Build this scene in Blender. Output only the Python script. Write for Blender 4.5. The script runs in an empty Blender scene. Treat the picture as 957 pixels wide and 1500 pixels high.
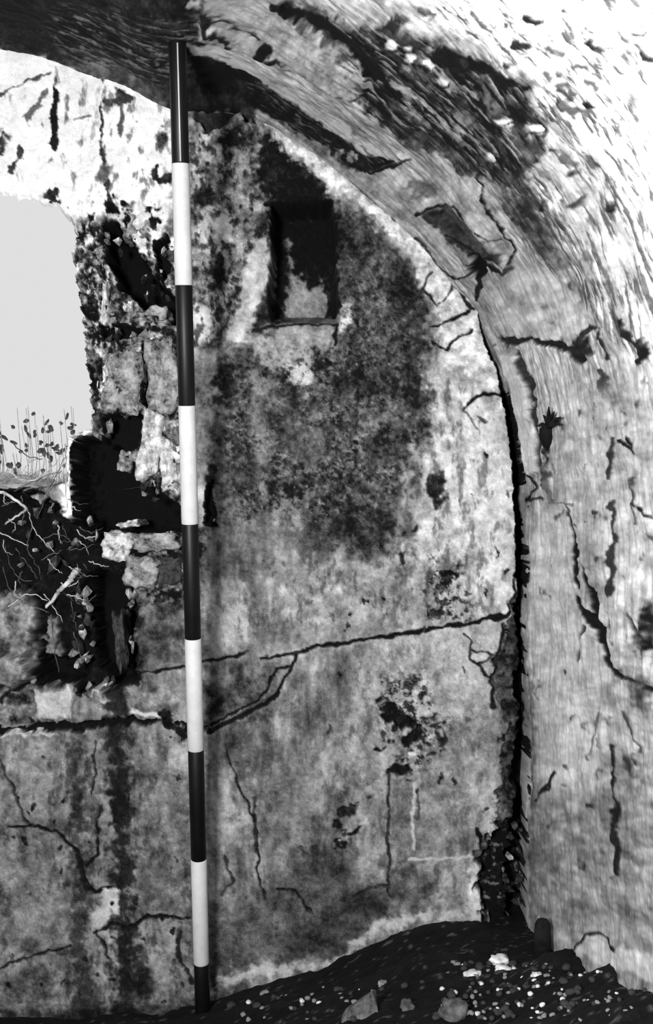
import bpy, bmesh, math, random
import numpy as np
from mathutils import Vector, noise as mnoise

random.seed(7)
rng = np.random.default_rng(11)
scene = bpy.context.scene
col = scene.collection

# ------------------------------------------------------------------ camera, world, lamp, exposure
F = 1600.0            # focal length in pixels of the 957 x 1500 frame
CX, CY = 478.5, 750.0
D = 2.2               # distance from the camera to the end wall
H = 1.0               # camera height
PX = D / F            # metres per pixel on the end wall

cam_d = bpy.data.cameras.new('camera')
cam_d.sensor_fit = 'VERTICAL'; cam_d.sensor_height = 24.0; cam_d.lens = 24.0 * F / 1500.0
cam_d.clip_start = 0.02
cam = bpy.data.objects.new('camera', cam_d); col.objects.link(cam)
cam.location = (0, 0, H); cam.rotation_euler = (math.pi / 2, 0, 0)
scene.camera = cam

world = bpy.data.worlds.new('overcast_sky'); scene.world = world
world.use_nodes = True
wn = world.node_tree.nodes; wl = world.node_tree.links
bg = wn['Background']
bg.inputs['Color'].default_value = (0.80, 0.80, 0.80, 1)
bg.inputs['Strength'].default_value = 0.93

# photographer's flood lamp held beside the camera
ld = bpy.data.lights.new('flood_lamp', 'AREA'); ld.shape = 'DISK'; ld.size = 0.28; ld.energy = 62
lo = bpy.data.objects.new('flood_lamp', ld); col.objects.link(lo)
lo.location = (-0.50, -0.10, H + 0.10)
lo.rotation_euler = (Vector((0.75, 2.2, 0.20))).to_track_quat('-Z', 'Y').to_euler()

vs = scene.view_settings
vs.view_transform = 'Standard'; vs.look = 'None'; vs.gamma = 1.0; vs.use_curve_mapping = False
vs.exposure = 0.0

# ------------------------------------------------------------------ helpers
def at(px, py, y):
    return Vector(((px - CX) * y / F, y, H + (CY - py) * y / F))

def tag(o, label=None, cat=None, group=None, kind=None):
    if label: o['label'] = label
    if cat: o['category'] = cat
    if group: o['group'] = group
    if kind: o['kind'] = kind
    return o

def hash2(ix, iy, seed):
    h = (ix.astype(np.int64) * 374761393 + iy.astype(np.int64) * 668265263 + seed * 974634541) & 0xffffffff
    h = ((h ^ (h >> 13)) * 1274126177) & 0xffffffff
    h = h ^ (h >> 16)
    return (h & 0xffff) / 65535.0

def vnoise(x, y, seed=0):
    xi = np.floor(x); yi = np.floor(y)
    fx = x - xi; fy = y - yi
    fx = fx * fx * (3 - 2 * fx); fy = fy * fy * (3 - 2 * fy)
    a = hash2(xi, yi, seed); b = hash2(xi + 1, yi, seed)
    c = hash2(xi, yi + 1, seed); d = hash2(xi + 1, yi + 1, seed)
    return (a + (b - a) * fx) * (1 - fy) + (c + (d - c) * fx) * fy

def fbm(x, y, seed=0, octv=4, gain=0.55):
    s = np.zeros_like(x); amp = 1.0; tot = 0.0
    cs, sn = math.cos(0.6), math.sin(0.6)
    for k in range(octv):
        s += amp * vnoise(x, y, seed + k * 17); tot += amp; amp *= gain
        x, y = (x * cs - y * sn) * 2.03 + 13.7, (x * sn + y * cs) * 2.03 + 5.3
    return s / tot

def fbm_axis(x, y, seed=0, octv=4, gain=0.6):       # keeps the grain direction
    s = np.zeros_like(x); amp = 1.0; tot = 0.0
    for k in range(octv):
        s += amp * vnoise(x, y, seed + k * 17); tot += amp; amp *= gain
        x = x * 2.03 + 13.7; y = y * 2.03 + 5.3
    return s / tot

def sstep(a, b, x):
    t = np.clip((x - a) / (b - a), 0, 1)
    return t * t * (3 - 2 * t)

class Sheet:
    """Lays stains, cracks and hollows on a surface given by its own two coordinates (A, B)."""
    def __init__(self, A, B, conv=None, NA=None, NB=None):
        self.A, self.B = A, B
        self.NA = A = A if NA is None else NA          # true surface distances carry the grain
        self.N = B = B if NB is None else NB
        self.tone = np.full(A.shape, 0.5); self.depth = np.zeros(A.shape)
        self.conv = conv or (lambda p: p)
        self.wx = (fbm(A / 14, B / 14, 101, 3) - .5); self.wy = (fbm(A / 14, B / 14, 202, 3) - .5)
        self.ragn = fbm(A / 9, B / 9, 303, 4) - .5
        self.mot = fbm(A / 16, B / 16, 404, 5, .65) - .5
        self.fine = fbm(A / 4.5, B / 4.5, 505, 3, .7) - .5
    def pts(self, P): return [self.conv(p) for p in P]
    def _sel(self, P, m):
        x0 = min(p[0] for p in P) - m; x1 = max(p[0] for p in P) + m
        y0 = min(p[1] for p in P) - m; y1 = max(p[1] for p in P) + m
        return np.nonzero((self.A > x0) & (self.A < x1) & (self.B > y0) & (self.B < y1))[0]
    def _seg(self, x, y, P, W=None, closed=False):
        best = np.full(x.shape, 1e9); n = len(P)
        rng_ = range(n if closed else n - 1)
        for i in rng_:
            a = P[i]; b = P[(i + 1) % n]
            dx, dy = b[0] - a[0], b[1] - a[1]
            L = dx * dx + dy * dy + 1e-9
            t = np.clip(((x - a[0]) * dx + (y - a[1]) * dy) / L, 0, 1)
            d = np.hypot(x - a[0] - t * dx, y - a[1] - t * dy)
            if W is not None: d = d - .5 * (W[i] + (W[i + 1] - W[i]) * t)
            best = np.minimum(best, d)
        return best
    def mask_poly(self, P, soft=5, rag=10, warp=10):
        P = self.pts(P); m = soft + rag + warp + 8
        s = self._sel(P, m); x = self.A[s] + warp * self.wx[s] * 2; y = self.B[s] + warp * self.wy[s] * 2
        d = self._seg(x, y, P, closed=True)
        ins = np.zeros(x.shape, bool); n = len(P)
        for i in range(n):
            a = P[i]; b = P[(i + 1) % n]
            if a[1] == b[1]: continue
            c = (a[1] > y) != (b[1] > y)
            ins ^= c & (x < (b[0] - a[0]) * (y - a[1]) / (b[1] - a[1]) + a[0])
        sd = np.where(ins, d, -d) + rag * self.ragn[s] * 2
        return s, sstep(-soft, soft, sd)
    def apply(self, s, m, tone=None, k=1.0, mott=.2, dep=0.0, fine=.1):
        if tone is not None:
            tgt = np.clip(tone + mott * 2 * self.mot[s] + fine * 2 * self.fine[s], .01, 1)
            self.tone[s] += (tgt - self.tone[s]) * m * k
        if dep: self.depth[s] += dep * m
    def poly(self, P, tone=None, k=1.0, soft=5, rag=10, warp=10, mott=.2, dep=0.0, fine=.1):
        s, m = self.mask_poly(P, soft, rag, warp)
        if dep > .03 and tone is not None:          # painted recess shade and dirt reach the lip before the hollow drops away
            self.apply(s, sstep(0, .35, m), tone, k, mott, 0, fine); self.apply(s, sstep(.45, 1, m), dep=dep)
        else: self.apply(s, m, tone, k, mott, dep, fine)
    def blob(self, x, y, rx, ry, tone=None, ang=0, **kw):
        c, q = math.cos(math.radians(ang)), math.sin(math.radians(ang))
        P = []
        for i in range(10):
            a = i * math.pi / 5
            u, v = rx * math.cos(a), ry * math.sin(a)
            P.append((x + u * c - v * q, y + u * q + v * c))
        self.poly(P, tone, **kw)
    def stroke(self, P, w=4, tone=.1, k=1.0, soft=1.4, warp=5, dep=0.0, rag=1.5, mott=.06, fine=.05, rim=0):
        W = w if isinstance(w, (list, tuple)) else [w] * len(P)
        P = self.pts(P); m = max(W) + soft + warp + rag + 6
        s = self._sel(P, m + rim * 3)
        x = self.A[s] + warp * self.wx[s] * 2; y = self.B[s] + warp * self.wy[s] * 2
        d = self._seg(x, y, P, W) + rag * self.ragn[s] * 2
        if rim:
            mr = np.exp(-np.clip(d, 0, None) / rim) * .5
            self.apply(s, mr, .85, .5, .1)
        self.apply(s, 1 - sstep(-soft, soft, d), tone, k, mott, dep, fine)
    def speck(self, P, thr=.62, scale=6, tone=.1, k=.9, soft=30, seed=1, ax=1.0, ay=1.0, dep=0.0, band=.09):
        s, m = self.mask_poly(P, soft, 10, 10)
        n = fbm(self.NA[s] / (scale * ax), self.N[s] / (scale * ay), seed, 4, .6)
        self.apply(s, m * sstep(thr - band, thr + band, n), tone, k, .05, dep)

# ------------------------------------------------------------------ materials
def mat_tone(name, scale=420, grain=.12, stretch=1.0, rough=.9, bump=.35, spec=.2, gainv=.9):
    m = bpy.data.materials.new(name); m.use_nodes = True
    N = m.node_tree.nodes; L = m.node_tree.links
    P = N['Principled BSDF']; P.inputs['Roughness'].default_value = rough
    P.inputs['Specular IOR Level'].default_value = spec
    at_ = N.new('ShaderNodeAttribute'); at_.attribute_name = 'tone'
    tc = N.new('ShaderNodeTexCoord')
    nz = N.new('ShaderNodeTexNoise'); nz.inputs['Scale'].default_value = scale
    nz.inputs['Detail'].default_value = 3; nz.inputs['Roughness'].default_value = .7
    mp = N.new('ShaderNodeMapping'); mp.inputs['Scale'].default_value = (1, 1, stretch)
    L.new(tc.outputs['Object'], mp.inputs['Vector']); L.new(mp.outputs[0], nz.inputs['Vector'])
    a = N.new('ShaderNodeMath'); a.operation = 'SUBTRACT'; L.new(nz.outputs['Fac'], a.inputs[0]); a.inputs[1].default_value = .5
    b = N.new('ShaderNodeMath'); b.operation = 'MULTIPLY_ADD'; L.new(a.outputs[0], b.inputs[0]); b.inputs[1].default_value = grain * 3
    L.new(at_.outputs['Fac'], b.inputs[2])
    c = N.new('ShaderNodeClamp'); L.new(b.outputs[0], c.inputs[0]); c.inputs['Min'].default_value = .015; c.inputs['Max'].default_value = 1
    p = N.new('ShaderNodeMath'); p.operation = 'POWER'; L.new(c.outputs[0], p.inputs[0]); p.inputs[1].default_value = 2.2
    g = N.new('ShaderNodeMath'); g.operation = 'MULTIPLY'; L.new(p.outputs[0], g.inputs[0]); g.inputs[1].default_value = gainv
    cc = N.new('ShaderNodeCombineColor')
    for i in range(3): L.new(g.outputs[0], cc.inputs[i])
    L.new(cc.outputs[0], P.inputs['Base Color'])
    bp = N.new('ShaderNodeBump'); bp.inputs['Strength'].default_value = bump; bp.inputs['Distance'].default_value = .003
    L.new(nz.outputs['Fac'], bp.inputs['Height']); L.new(bp.outputs[0], P.inputs['Normal'])
    return m

def mat_grey(name, lo_, hi_, scale=60, rough=.85, spec=.2, bump=.4, detail=5):
    m = bpy.data.materials.new(name); m.use_nodes = True
    N = m.node_tree.nodes; L = m.node_tree.links
    P = N['Principled BSDF']; P.inputs['Roughness'].default_value = rough
    P.inputs['Specular IOR Level'].default_value = spec
    tc = N.new('ShaderNodeTexCoord')
    nz = N.new('ShaderNodeTexNoise'); nz.inputs['Scale'].default_value = scale
    nz.inputs['Detail'].default_value = detail; nz.inputs['Roughness'].default_value = .7
    L.new(tc.outputs['Object'], nz.inputs['Vector'])
    r = N.new('ShaderNodeValToRGB'); L.new(nz.outputs['Fac'], r.inputs[0])
    l2, h2 = lo_ ** 2.2, hi_ ** 2.2
    r.color_ramp.elements[0].position = .35; r.color_ramp.elements[1].position = .65
    r.color_ramp.elements[0].color = (l2, l2, l2, 1); r.color_ramp.elements[1].color = (h2, h2, h2, 1)
    L.new(r.outputs[0], P.inputs['Base Color'])
    if bump:
        bp = N.new('ShaderNodeBump'); bp.inputs['Strength'].default_value = bump; bp.inputs['Distance'].default_value = .004
        L.new(nz.outputs['Fac'], bp.inputs['Height']); L.new(bp.outputs[0], P.inputs['Normal'])
    return m

M = {
    'wall': mat_tone('weathered_plaster'),
    'vault': mat_tone('streaked_vault_plaster', scale=420, grain=.09),
    'side': mat_tone('streaked_side_plaster', scale=260, grain=.06, stretch=.15),
    'earth': mat_tone('dark_earth', scale=260, grain=.08, bump=.6),
    'bank': mat_grey('pale_dry_earth', .45, .95, 22),
    'stone': mat_grey('grey_rubble_stone', .12, .68, 45),
    'stone_pale': mat_grey('pale_limed_stone', .35, .92, 50),
    'stone_dark': mat_grey('damp_dark_stone', .08, .3, 60),
    'stone_dim': mat_grey('dusty_dark_rock', .16, .42, 40),
    'pebble': mat_grey('grey_pebble', .3, .62, 70),
    'pebble_pale': mat_grey('white_pebble', .7, .95, 50),
    'root': mat_grey('dry_pale_root', .4, .85, 40),
    'root_dark': mat_grey('dark_root', .1, .4, 40),
    'leaf': mat_grey('dark_leaf', .03, .1, 40),
    'wood': mat_grey('blackened_wood', .05, .14, 40),
    'pole_black': mat_grey('glossy_black_paint', .06, .08, 30, rough=.45, spec=.25, bump=0),
    'pole_white': mat_grey('white_paint', .73, .79, 25, rough=.5, spec=.3, bump=0),
}

def grid_mesh(name, X, Y, Z, tone, keep, material, parent=None):
    nu, nv = X.shape
    idx = np.arange(nu * nv).reshape(nu, nv)
    q = np.stack([idx[:-1, :-1], idx[1:, :-1], idx[1:, 1:], idx[:-1, 1:]], -1).reshape(-1, 4)
    q = q[keep.reshape(-1)]
    used = np.zeros(nu * nv, bool); used[q.ravel()] = True
    remap = np.cumsum(used) - 1
    q = remap[q]
    co = np.stack([X.ravel(), Y.ravel(), Z.ravel()], -1)[used].astype(np.float32)
    me = bpy.data.meshes.new(name)
    me.vertices.add(len(co)); me.vertices.foreach_set('co', co.ravel())
    me.loops.add(q.size); me.loops.foreach_set('vertex_index', q.ravel().astype(np.int32))
    me.polygons.add(len(q)); me.polygons.foreach_set('loop_start', np.arange(0, q.size, 4, dtype=np.int32))
    me.update(calc_edges=True)
    at_ = me.attributes.new('tone', 'FLOAT', 'POINT')
    at_.data.foreach_set('value', tone.ravel()[used].astype(np.float32))
    me.polygons.foreach_set('use_smooth', np.ones(len(q), bool))
    me.materials.append(material)
    o = bpy.data.objects.new(name, me); col.objects.link(o)
    if parent: o.parent = parent
    return o

# ------------------------------------------------------------------ vault profile (end-wall coordinates, pixels at distance D)
right = [(-110, 52), (-50, 60), (0, 73), (60, 84), (107, 98), (160, 118), (200, 136), (245, 157), (290, 164), (335, 161),
         (375, 172), (430, 206), (500, 255), (560, 304), (620, 361), (690, 447), (722, 505), (742, 560), (757, 620), (767, 690),
         (774, 770), (776, 900), (777, 1050), (778, 1200), (779, 1360), (780, 1560)]
left = [(-1000, 1560), (-1000, 900), (-985, 700), (-930, 490), (-820, 310), (-660, 170), (-480, 92), (-300, 62), (-200, 53)]
ctrl = np.array(left + right, float)

def catmull(C, n):
    out = []
    for i in range(len(C) - 1):
        p0 = C[max(i - 1, 0)]; p1 = C[i]; p2 = C[i + 1]; p3 = C[min(i + 2, len(C) - 1)]
        t = np.linspace(0, 1, n, endpoint=False)[:, None]
        out.append(.5 * ((2 * p1) + (-p0 + p2) * t + (2 * p0 - 5 * p1 + 4 * p2 - p3) * t ** 2 + (-p0 + 3 * p1 - 3 * p2 + p3) * t ** 3))
    out.append(C[-1:]); return np.concatenate(out)

prof = catmull(ctrl, 40)
plen = np.concatenate([[0], np.cumsum(np.hypot(*np.diff(prof, axis=0).T))])
def prof_at(s): return np.interp(s, plen, prof[:, 0]), np.interp(s, plen, prof[:, 1])
pang = np.unwrap(np.arctan2(prof[:, 1] - CY, prof[:, 0] - CX))
pang = np.maximum.accumulate(pang + np.arange(len(pang)) * 1e-9)
_sm = np.arange(0, plen[-1] + 4, 4.0)
_mx, _my = prof_at(_sm); _dx, _dy = np.gradient(_mx), np.gradient(_my); _l = np.hypot(_dx, _dy)
_ker = np.hanning(31); _ker /= _ker.sum()
_pad = lambda a: np.convolve(np.pad(a, 15, mode='edge'), _ker, mode='valid')
_dx, _dy = _pad(_dx / _l), _pad(_dy / _l)
K_s = _pad(np.abs((_mx - CX) * _dy - (_my - CY) * _dx)); Q_s = _pad((_mx - CX) * _dx + (_my - CY) * _dy)
def shape_uv(s, lt):
    return s + np.interp(s, _sm, Q_s) * lt, np.interp(s, _sm, K_s) * lt
def to_vault_raw(p):
    a = math.atan2(p[1] - CY, p[0] - CX)
    while a < pang[0]: a += 2 * math.pi
    while a > pang[-1]: a -= 2 * math.pi
    s = float(np.interp(a, pang, plen)); x, y = prof_at(s)
    return s, math.hypot(p[0] - CX, p[1] - CY) / math.hypot(x - CX, y - CY)
def to_vault(p):
    """A sight line from the camera station meets the vault: returns (arc length, log nearness)."""
    a = math.atan2(p[1] - CY, p[0] - CX)
    while a < pang[0]: a += 2 * math.pi
    while a > pang[-1]: a -= 2 * math.pi
    s = float(np.interp(a, pang, plen)); x, y = prof_at(s)
    t = math.hypot(p[0] - CX, p[1] - CY) / math.hypot(x - CX, y - CY)
    return shape_uv(s, math.log(max(t, .6)))
s_crown = float(np.interp(-110, prof[:, 0], plen))
def s_of_x(x, y):                           # nearest arc length
    return float(plen[np.argmin(np.hypot(prof[:, 0] - x, prof[:, 1] - y))])

# ================================================================== END WALL
xs = np.concatenate([np.arange(-1010, -60, 14.0), np.arange(-60, 800, 1.7)])
ys = np.concatenate([np.arange(40, 1520, 1.7), [1530, 1560]])
A2, B2 = np.meshgrid(xs, ys, indexing='ij')
S = Sheet(A2.ravel(), B2.ravel())
A, B = S.A, S.B
streak = fbm_axis(A / 9, B / 45, 31, 4) - .5
big = fbm(A / 90, B / 120, 41, 4) - .5
mid = fbm(A / 42, B / 58, 47, 4) - .5
S.tone = .45 + .36 * streak + .5 * big + .5 * mid + .28 * S.mot + .16 * S.fine

# broad tonal areas of plaster, pale and dark
S.poly([(-400, 0), (300, 0), (285, 150), (262, 230), (250, 330), (150, 330), (118, 420), (125, 620), (-400, 640)], .90, soft=14, rag=22, warp=18, mott=.1, fine=.04)  # glare of daylight on the left wall, painted in white
S.poly([(262, 150), (380, 165), (400, 300), (400, 480), (330, 520), (270, 520), (262, 300)], .47, k=.85, soft=10, mott=.6)
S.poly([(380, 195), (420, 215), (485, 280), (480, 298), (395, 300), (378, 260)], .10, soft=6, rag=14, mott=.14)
S.poly([(490, 300), (540, 320), (600, 390), (625, 480), (622, 640), (560, 690), (600, 780), (560, 815), (480, 800), (440, 720), (330, 760), (310, 640), (320, 530), (370, 520), (490, 500), (505, 420)], .27, k=.9, soft=20, rag=30, warp=20, mott=.26, fine=.2)
S.poly([(600, 520), (700, 560), (750, 700), (757, 890), (640, 905), (600, 800), (625, 700)], .72, k=.9, soft=22, rag=20, mott=.34)
S.poly([(370, 168), (395, 185), (470, 262), (545, 318), (590, 360), (612, 420), (640, 470), (640, 520), (720, 570), (760, 640), (745, 560), (700, 450), (600, 335), (500, 250), (380, 165)], .76, k=.95, soft=6, rag=16, mott=.36, fine=.16)
S.poly([(690, 580), (745, 590), (758, 700), (758, 860), (720, 880), (680, 760)], .75, k=.8, soft=20, rag=16, mott=.22)
S.poly([(300, 850), (370, 860), (360, 940), (310, 960)], .66, k=.8, soft=14, mott=.2)
S.poly([(400, 820), (620, 810), (640, 910), (430, 945)], .56, k=.7, soft=25, mott=.3)
S.poly([(520, 940), (750, 910), (720, 1010), (640, 1080), (520, 1060)], .66, k=.75, soft=22, mott=.3)
S.poly([(500, 1060), (720, 1050), (730, 1180), (690, 1240), (640, 1290), (520, 1280)], .56, k=.6, soft=30, mott=.3)
S.poly([(300, 1000), (400, 990), (390, 1060), (300, 1065)], .22, k=.85, soft=10, mott=.3)
S.poly([(300, 1330), (430, 1300), (560, 1290), (690, 1300), (690, 1345), (560, 1345), (500, 1400), (330, 1440)], .33, k=.8, soft=20, mott=.24)
S.poly([(430, 1350), (520, 1300), (580, 1310), (540, 1350), (490, 1395), (420, 1400)], .2, k=.8, soft=14, mott=.15)
S.poly([(-400, 1075), (285, 1075), (300, 1500), (-400, 1500)], .42, k=.6, soft=15, mott=.34)
S.poly([(640, 1250), (705, 1250), (712, 1346), (640, 1346)], .62, k=.7, soft=10)
S.poly([(490, 700), (600, 690), (600, 800), (510, 815)], .18, k=.6, soft=14, rag=26, mott=.3)
S.poly([(590, 400), (625, 430), (630, 640), (600, 640)], .15, k=.6, soft=12, rag=26, mott=.3)
S.poly([(600, 600), (625, 610), (600, 720), (570, 680)], .2, k=.5, soft=12, rag=20)
# light streaks
S.stroke([(372, 545), (378, 640), (385, 730)], 14, .55, k=.7, soft=7)
S.stroke([(600, 660), (592, 740), (575, 790)], 16, .66, k=.7, soft=7)
S.poly([(335, 500), (352, 400), (375, 350), (398, 380), (385, 450), (365, 500)], .66, k=.9, soft=6, rag=10)
S.poly([(360, 495), (400, 480), (497, 478), (492, 505), (455, 540), (400, 545)], .6, k=.85, soft=6)
S.poly([(418, 540), (450, 525), (465, 545), (450, 565), (425, 562)], .7, soft=3)
S.poly([(497, 440), (512, 436), (516, 470), (500, 480)], .74, soft=4)
for b in [(350, 445, 14, 26), (320, 395, 10, 20), (385, 350, 9, 26), (300, 290, 12, 12), (340, 200, 22, 16), (465, 525, 8, 22), (330, 560, 14, 28),
          (430, 720, 14, 12), (310, 700, 8, 26), (640, 715, 14, 24)]:
    S.blob(*b, .12, soft=5, rag=10, mott=.1, dep=.006)
for b in [(300, 205, 10, 18), (312, 225, 12, 8), (290, 265, 9, 20), (300, 340, 10, 30), (330, 330, 14, 22), (300, 470, 22, 26), (345, 160, 7, 12)]:
    S.blob(*b, .72, soft=5, rag=9, mott=.2)
S.speck([(500, 310), (620, 480), (630, 640), (560, 800), (330, 760), (320, 540), (500, 500)], .6, 6, .08, seed=3, k=.7)
S.speck([(500, 330), (620, 480), (630, 640), (560, 800), (330, 760), (320, 540), (500, 500)], .66, 6, .6, seed=9, k=.6)
S.speck([(270, 170), (400, 190), (400, 500), (270, 520)], .6, 8, .1, seed=5, k=.75, ay=1.5)
S.speck([(560, 480), (750, 600), (755, 890), (580, 900), (560, 800)], .62, 9, .28, seed=13, ay=2.6, k=.55)
S.speck([(300, 790), (640, 800), (740, 900), (300, 950)], .62, 8, .22, seed=15, k=.5, ay=2.2)
S.speck([(300, 950), (740, 930), (700, 1330), (300, 1420)], .62, 9, .22, seed=16, k=.4, ay=2.2)
S.speck([(-60, 1080), (280, 1080), (290, 1480), (-60, 1480)], .62, 9, .16, seed=17, k=.5, ay=2.4)
for (x, y, a, b_, t) in [(610, 520, 12, 95, .13), (545, 555, 55, 30, .16), (565, 660, 36, 26, .16), (525, 775, 50, 26, .14), (590, 430, 22, 40, .17), (510, 560, 30, 30, .2), (470, 790, 24, 16, .2),
                         (330, 580, 14, 50, .16), (360, 690, 30, 26, .2), (420, 610, 16, 50, .2), (520, 380, 26, 46, .2)]:
    S.blob(x, y, a, b_, t, k=.62, soft=12, rag=24, warp=20, mott=.2, fine=.14)
for (x, y, a, b_, t) in [(560, 615, 34, 12, .55), (450, 650, 34, 40, .42), (392, 620, 12, 70, .42), (460, 590, 14, 30, .42), (545, 450, 14, 30, .4), (540, 730, 30, 14, .45), (395, 780, 50, 24, .4),
                         (690, 1000, 40, 60, .68), (560, 1090, 30, 70, .6), (330, 1215, 26, 34, .66), (430, 1180, 40, 70, .5), (250, 1180, 24, 60, .5), (40, 1150, 36, 60, .5), (60, 1330, 40, 60, .46), (640, 1180, 30, 70, .56)]:
    S.blob(x, y, a, b_, t, k=.6, soft=14, rag=24, warp=20, mott=.2)
for (x, y, a, b_, t) in [(600, 1200, 26, 50, .38), (460, 1290, 50, 26, .34), (360, 1110, 30, 26, .32), (60, 1250, 30, 30, .34), (230, 1300, 30, 50, .33), (590, 1285, 36, 22, .28), (350, 1360, 50, 30, .32), (230, 1120, 26, 30, .32), (40, 1440, 40, 30, .28)]:
    S.blob(x, y, a, b_, t, k=.6, soft=16, rag=24, warp=20, mott=.16)
S.poly([(335, 500), (348, 430), (360, 370), (385, 345), (397, 385), (388, 450), (366, 500)], .7, k=.85, soft=5, rag=10, mott=.2)
# marks on the painted-in daylight area, upper left
S.stroke([(83, 115), (78, 165), (80, 215)], [3, 9, 14], .12, rag=5)
S.stroke([(150, 118), (148, 205), (156, 250), (160, 300)], [3, 4, 5, 8], .2, rag=5)
S.stroke([(0, 135), (35, 120), (72, 108)], 4, .3, rag=3)
S.stroke([(70, 130), (40, 170), (45, 185)], [4, 8, 5], .4, rag=6)
S.stroke([(32, 220), (18, 250)], [10, 5], .25, rag=7)
S.stroke([(108, 174), (130, 170)], 3, .4)
S.blob(80, 300, 14, 18, .2, soft=3, rag=20, warp=16)
S.blob(3, 205, 5, 20, .25, soft=3, rag=8)
S.stroke([(176, 140), (178, 200)], 4, .35, rag=6)
S.stroke([(230, 245), (226, 265), (245, 262)], [12, 10, 8], .15, rag=8)
S.blob(238, 205, 9, 14, .2, rag=8)
S.blob(175, 145, 18, 8, .2, rag=10, soft=3)
S.blob(150, 255, 14, 14, .35, rag=12)
S.blob(190, 300, 10, 6, .2, rag=6)
S.speck([(140, 115), (262, 150), (262, 310), (130, 300)], .64, 9, .3, seed=21, ay=2.2, k=.7)
S.speck([(0, 100), (140, 100), (130, 280), (0, 280)], .74, 12, .35, seed=22, ay=2.4)

# broken jamb of the breach
JAMB = [(140, 300), (255, 330), (330, 480), (325, 780), (300, 830), (262, 900), (200, 1000), (150, 1010), (90, 1010), (-60, 900), (-400, 900), (-400, 700), (100, 690), (120, 600), (112, 420), (112, 330)]
S.poly([(118, 320), (150, 318), (255, 340), (262, 480), (262, 790), (190, 800), (120, 780), (105, 640), (140, 620), (128, 560), (116, 440)], .38, k=.95, soft=12, rag=26, warp=16, mott=.8, fine=.4, dep=.02)
for (x, y, a, b_) in [(200, 350, 16, 26), (232, 335, 14, 30), (130, 340, 8, 30), (245, 380, 8, 40), (205, 320, 24, 12)]: S.blob(x, y, a, b_, .85, soft=5, rag=16, warp=14, mott=.3)
for (x, y, a, b_) in [(165, 308, 10, 14), (225, 318, 6, 18), (128, 318, 6, 14), (185, 312, 5, 20)]: S.blob(x, y, a, b_, .1, soft=3, rag=14, warp=12)
S.speck([(105, 320), (160, 320), (165, 560), (130, 610), (105, 440)], .5, 8, .04, seed=31, ay=1.6, soft=12, dep=.012)
S.speck([(100, 320), (165, 320), (165, 600), (130, 610), (100, 440)], .6, 8, .9, seed=36, ay=1.9, soft=12)
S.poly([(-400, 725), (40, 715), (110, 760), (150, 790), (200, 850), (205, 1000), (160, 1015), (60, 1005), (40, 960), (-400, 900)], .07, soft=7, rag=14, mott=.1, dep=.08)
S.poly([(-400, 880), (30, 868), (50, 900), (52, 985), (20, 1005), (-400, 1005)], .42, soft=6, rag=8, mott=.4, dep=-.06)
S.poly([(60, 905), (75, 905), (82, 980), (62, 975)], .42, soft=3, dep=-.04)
S.poly([(150, 790), (265, 770), (300, 790), (285, 850), (262, 880), (200, 870), (165, 840)], .32, soft=6, rag=14, mott=.6, fine=.3, dep=.01)
S.poly([(195, 860), (262, 880), (268, 975), (200, 985)], .32, k=.8, soft=10, mott=.3)
S.speck([(150, 780), (300, 780), (290, 880), (180, 890)], .52, 10, .05, seed=33, soft=14)
S.poly([(-400, 1005), (60, 1000), (110, 1005), (105, 1060), (-400, 1060)], .36, soft=5, rag=6, mott=.5, dep=.012)
S.poly([(50, 1010), (103, 1008), (104, 1054), (55, 1056)], .66, soft=4, rag=6, mott=.2, dep=-.01)
S.poly([(128, 1010), (150, 1005), (166, 1025), (150, 1030), (136, 1020)], .66, soft=3, dep=-.01)
S.poly([(185, 1010), (262, 1000), (268, 1050), (190, 1050)], .42, k=.8, soft=8, mott=.4)
S.stroke([(-60, 1072), (20, 1072), (60, 1066), (110, 1068), (160, 1058), (225, 1056), (300, 1066)], [6, 8, 14, 16, 8, 6, 8], .06, rag=6, dep=.03)
S.stroke([(0, 1078), (50, 1074), (85, 1075)], 5, .72, rag=4)
S.stroke([(0, 1030), (15, 1010), (40, 1000)], 5, .1)
S.stroke([(192, 1042), (230, 1048)], 6, .74)
S.stroke([(240, 1050), (266, 1075)], 16, .1, rag=12)

# deep hollows between the broken stones (real recesses, their shade also painted dark)
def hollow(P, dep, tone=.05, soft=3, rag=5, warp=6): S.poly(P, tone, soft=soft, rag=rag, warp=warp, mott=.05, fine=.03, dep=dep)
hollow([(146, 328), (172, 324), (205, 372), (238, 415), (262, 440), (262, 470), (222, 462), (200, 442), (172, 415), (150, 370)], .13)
S.poly([(90, 632), (130, 628), (112, 700), (104, 760), (92, 760)], .9, soft=3, rag=3)  # sunlit edge beside the hollow, painted white
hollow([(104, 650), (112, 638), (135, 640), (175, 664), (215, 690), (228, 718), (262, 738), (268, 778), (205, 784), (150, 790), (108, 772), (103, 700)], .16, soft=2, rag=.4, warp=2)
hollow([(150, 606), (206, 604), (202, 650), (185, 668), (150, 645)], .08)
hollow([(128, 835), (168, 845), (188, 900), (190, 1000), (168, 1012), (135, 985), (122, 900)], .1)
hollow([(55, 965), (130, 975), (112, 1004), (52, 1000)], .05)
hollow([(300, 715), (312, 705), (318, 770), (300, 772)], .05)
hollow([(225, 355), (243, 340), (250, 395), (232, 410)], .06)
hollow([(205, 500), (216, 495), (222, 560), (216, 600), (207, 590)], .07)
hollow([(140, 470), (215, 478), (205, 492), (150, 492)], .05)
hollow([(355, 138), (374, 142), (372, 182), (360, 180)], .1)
hollow([(285, 172), (322, 140), (350, 160), (330, 182), (300, 190)], .03, .2)

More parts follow.
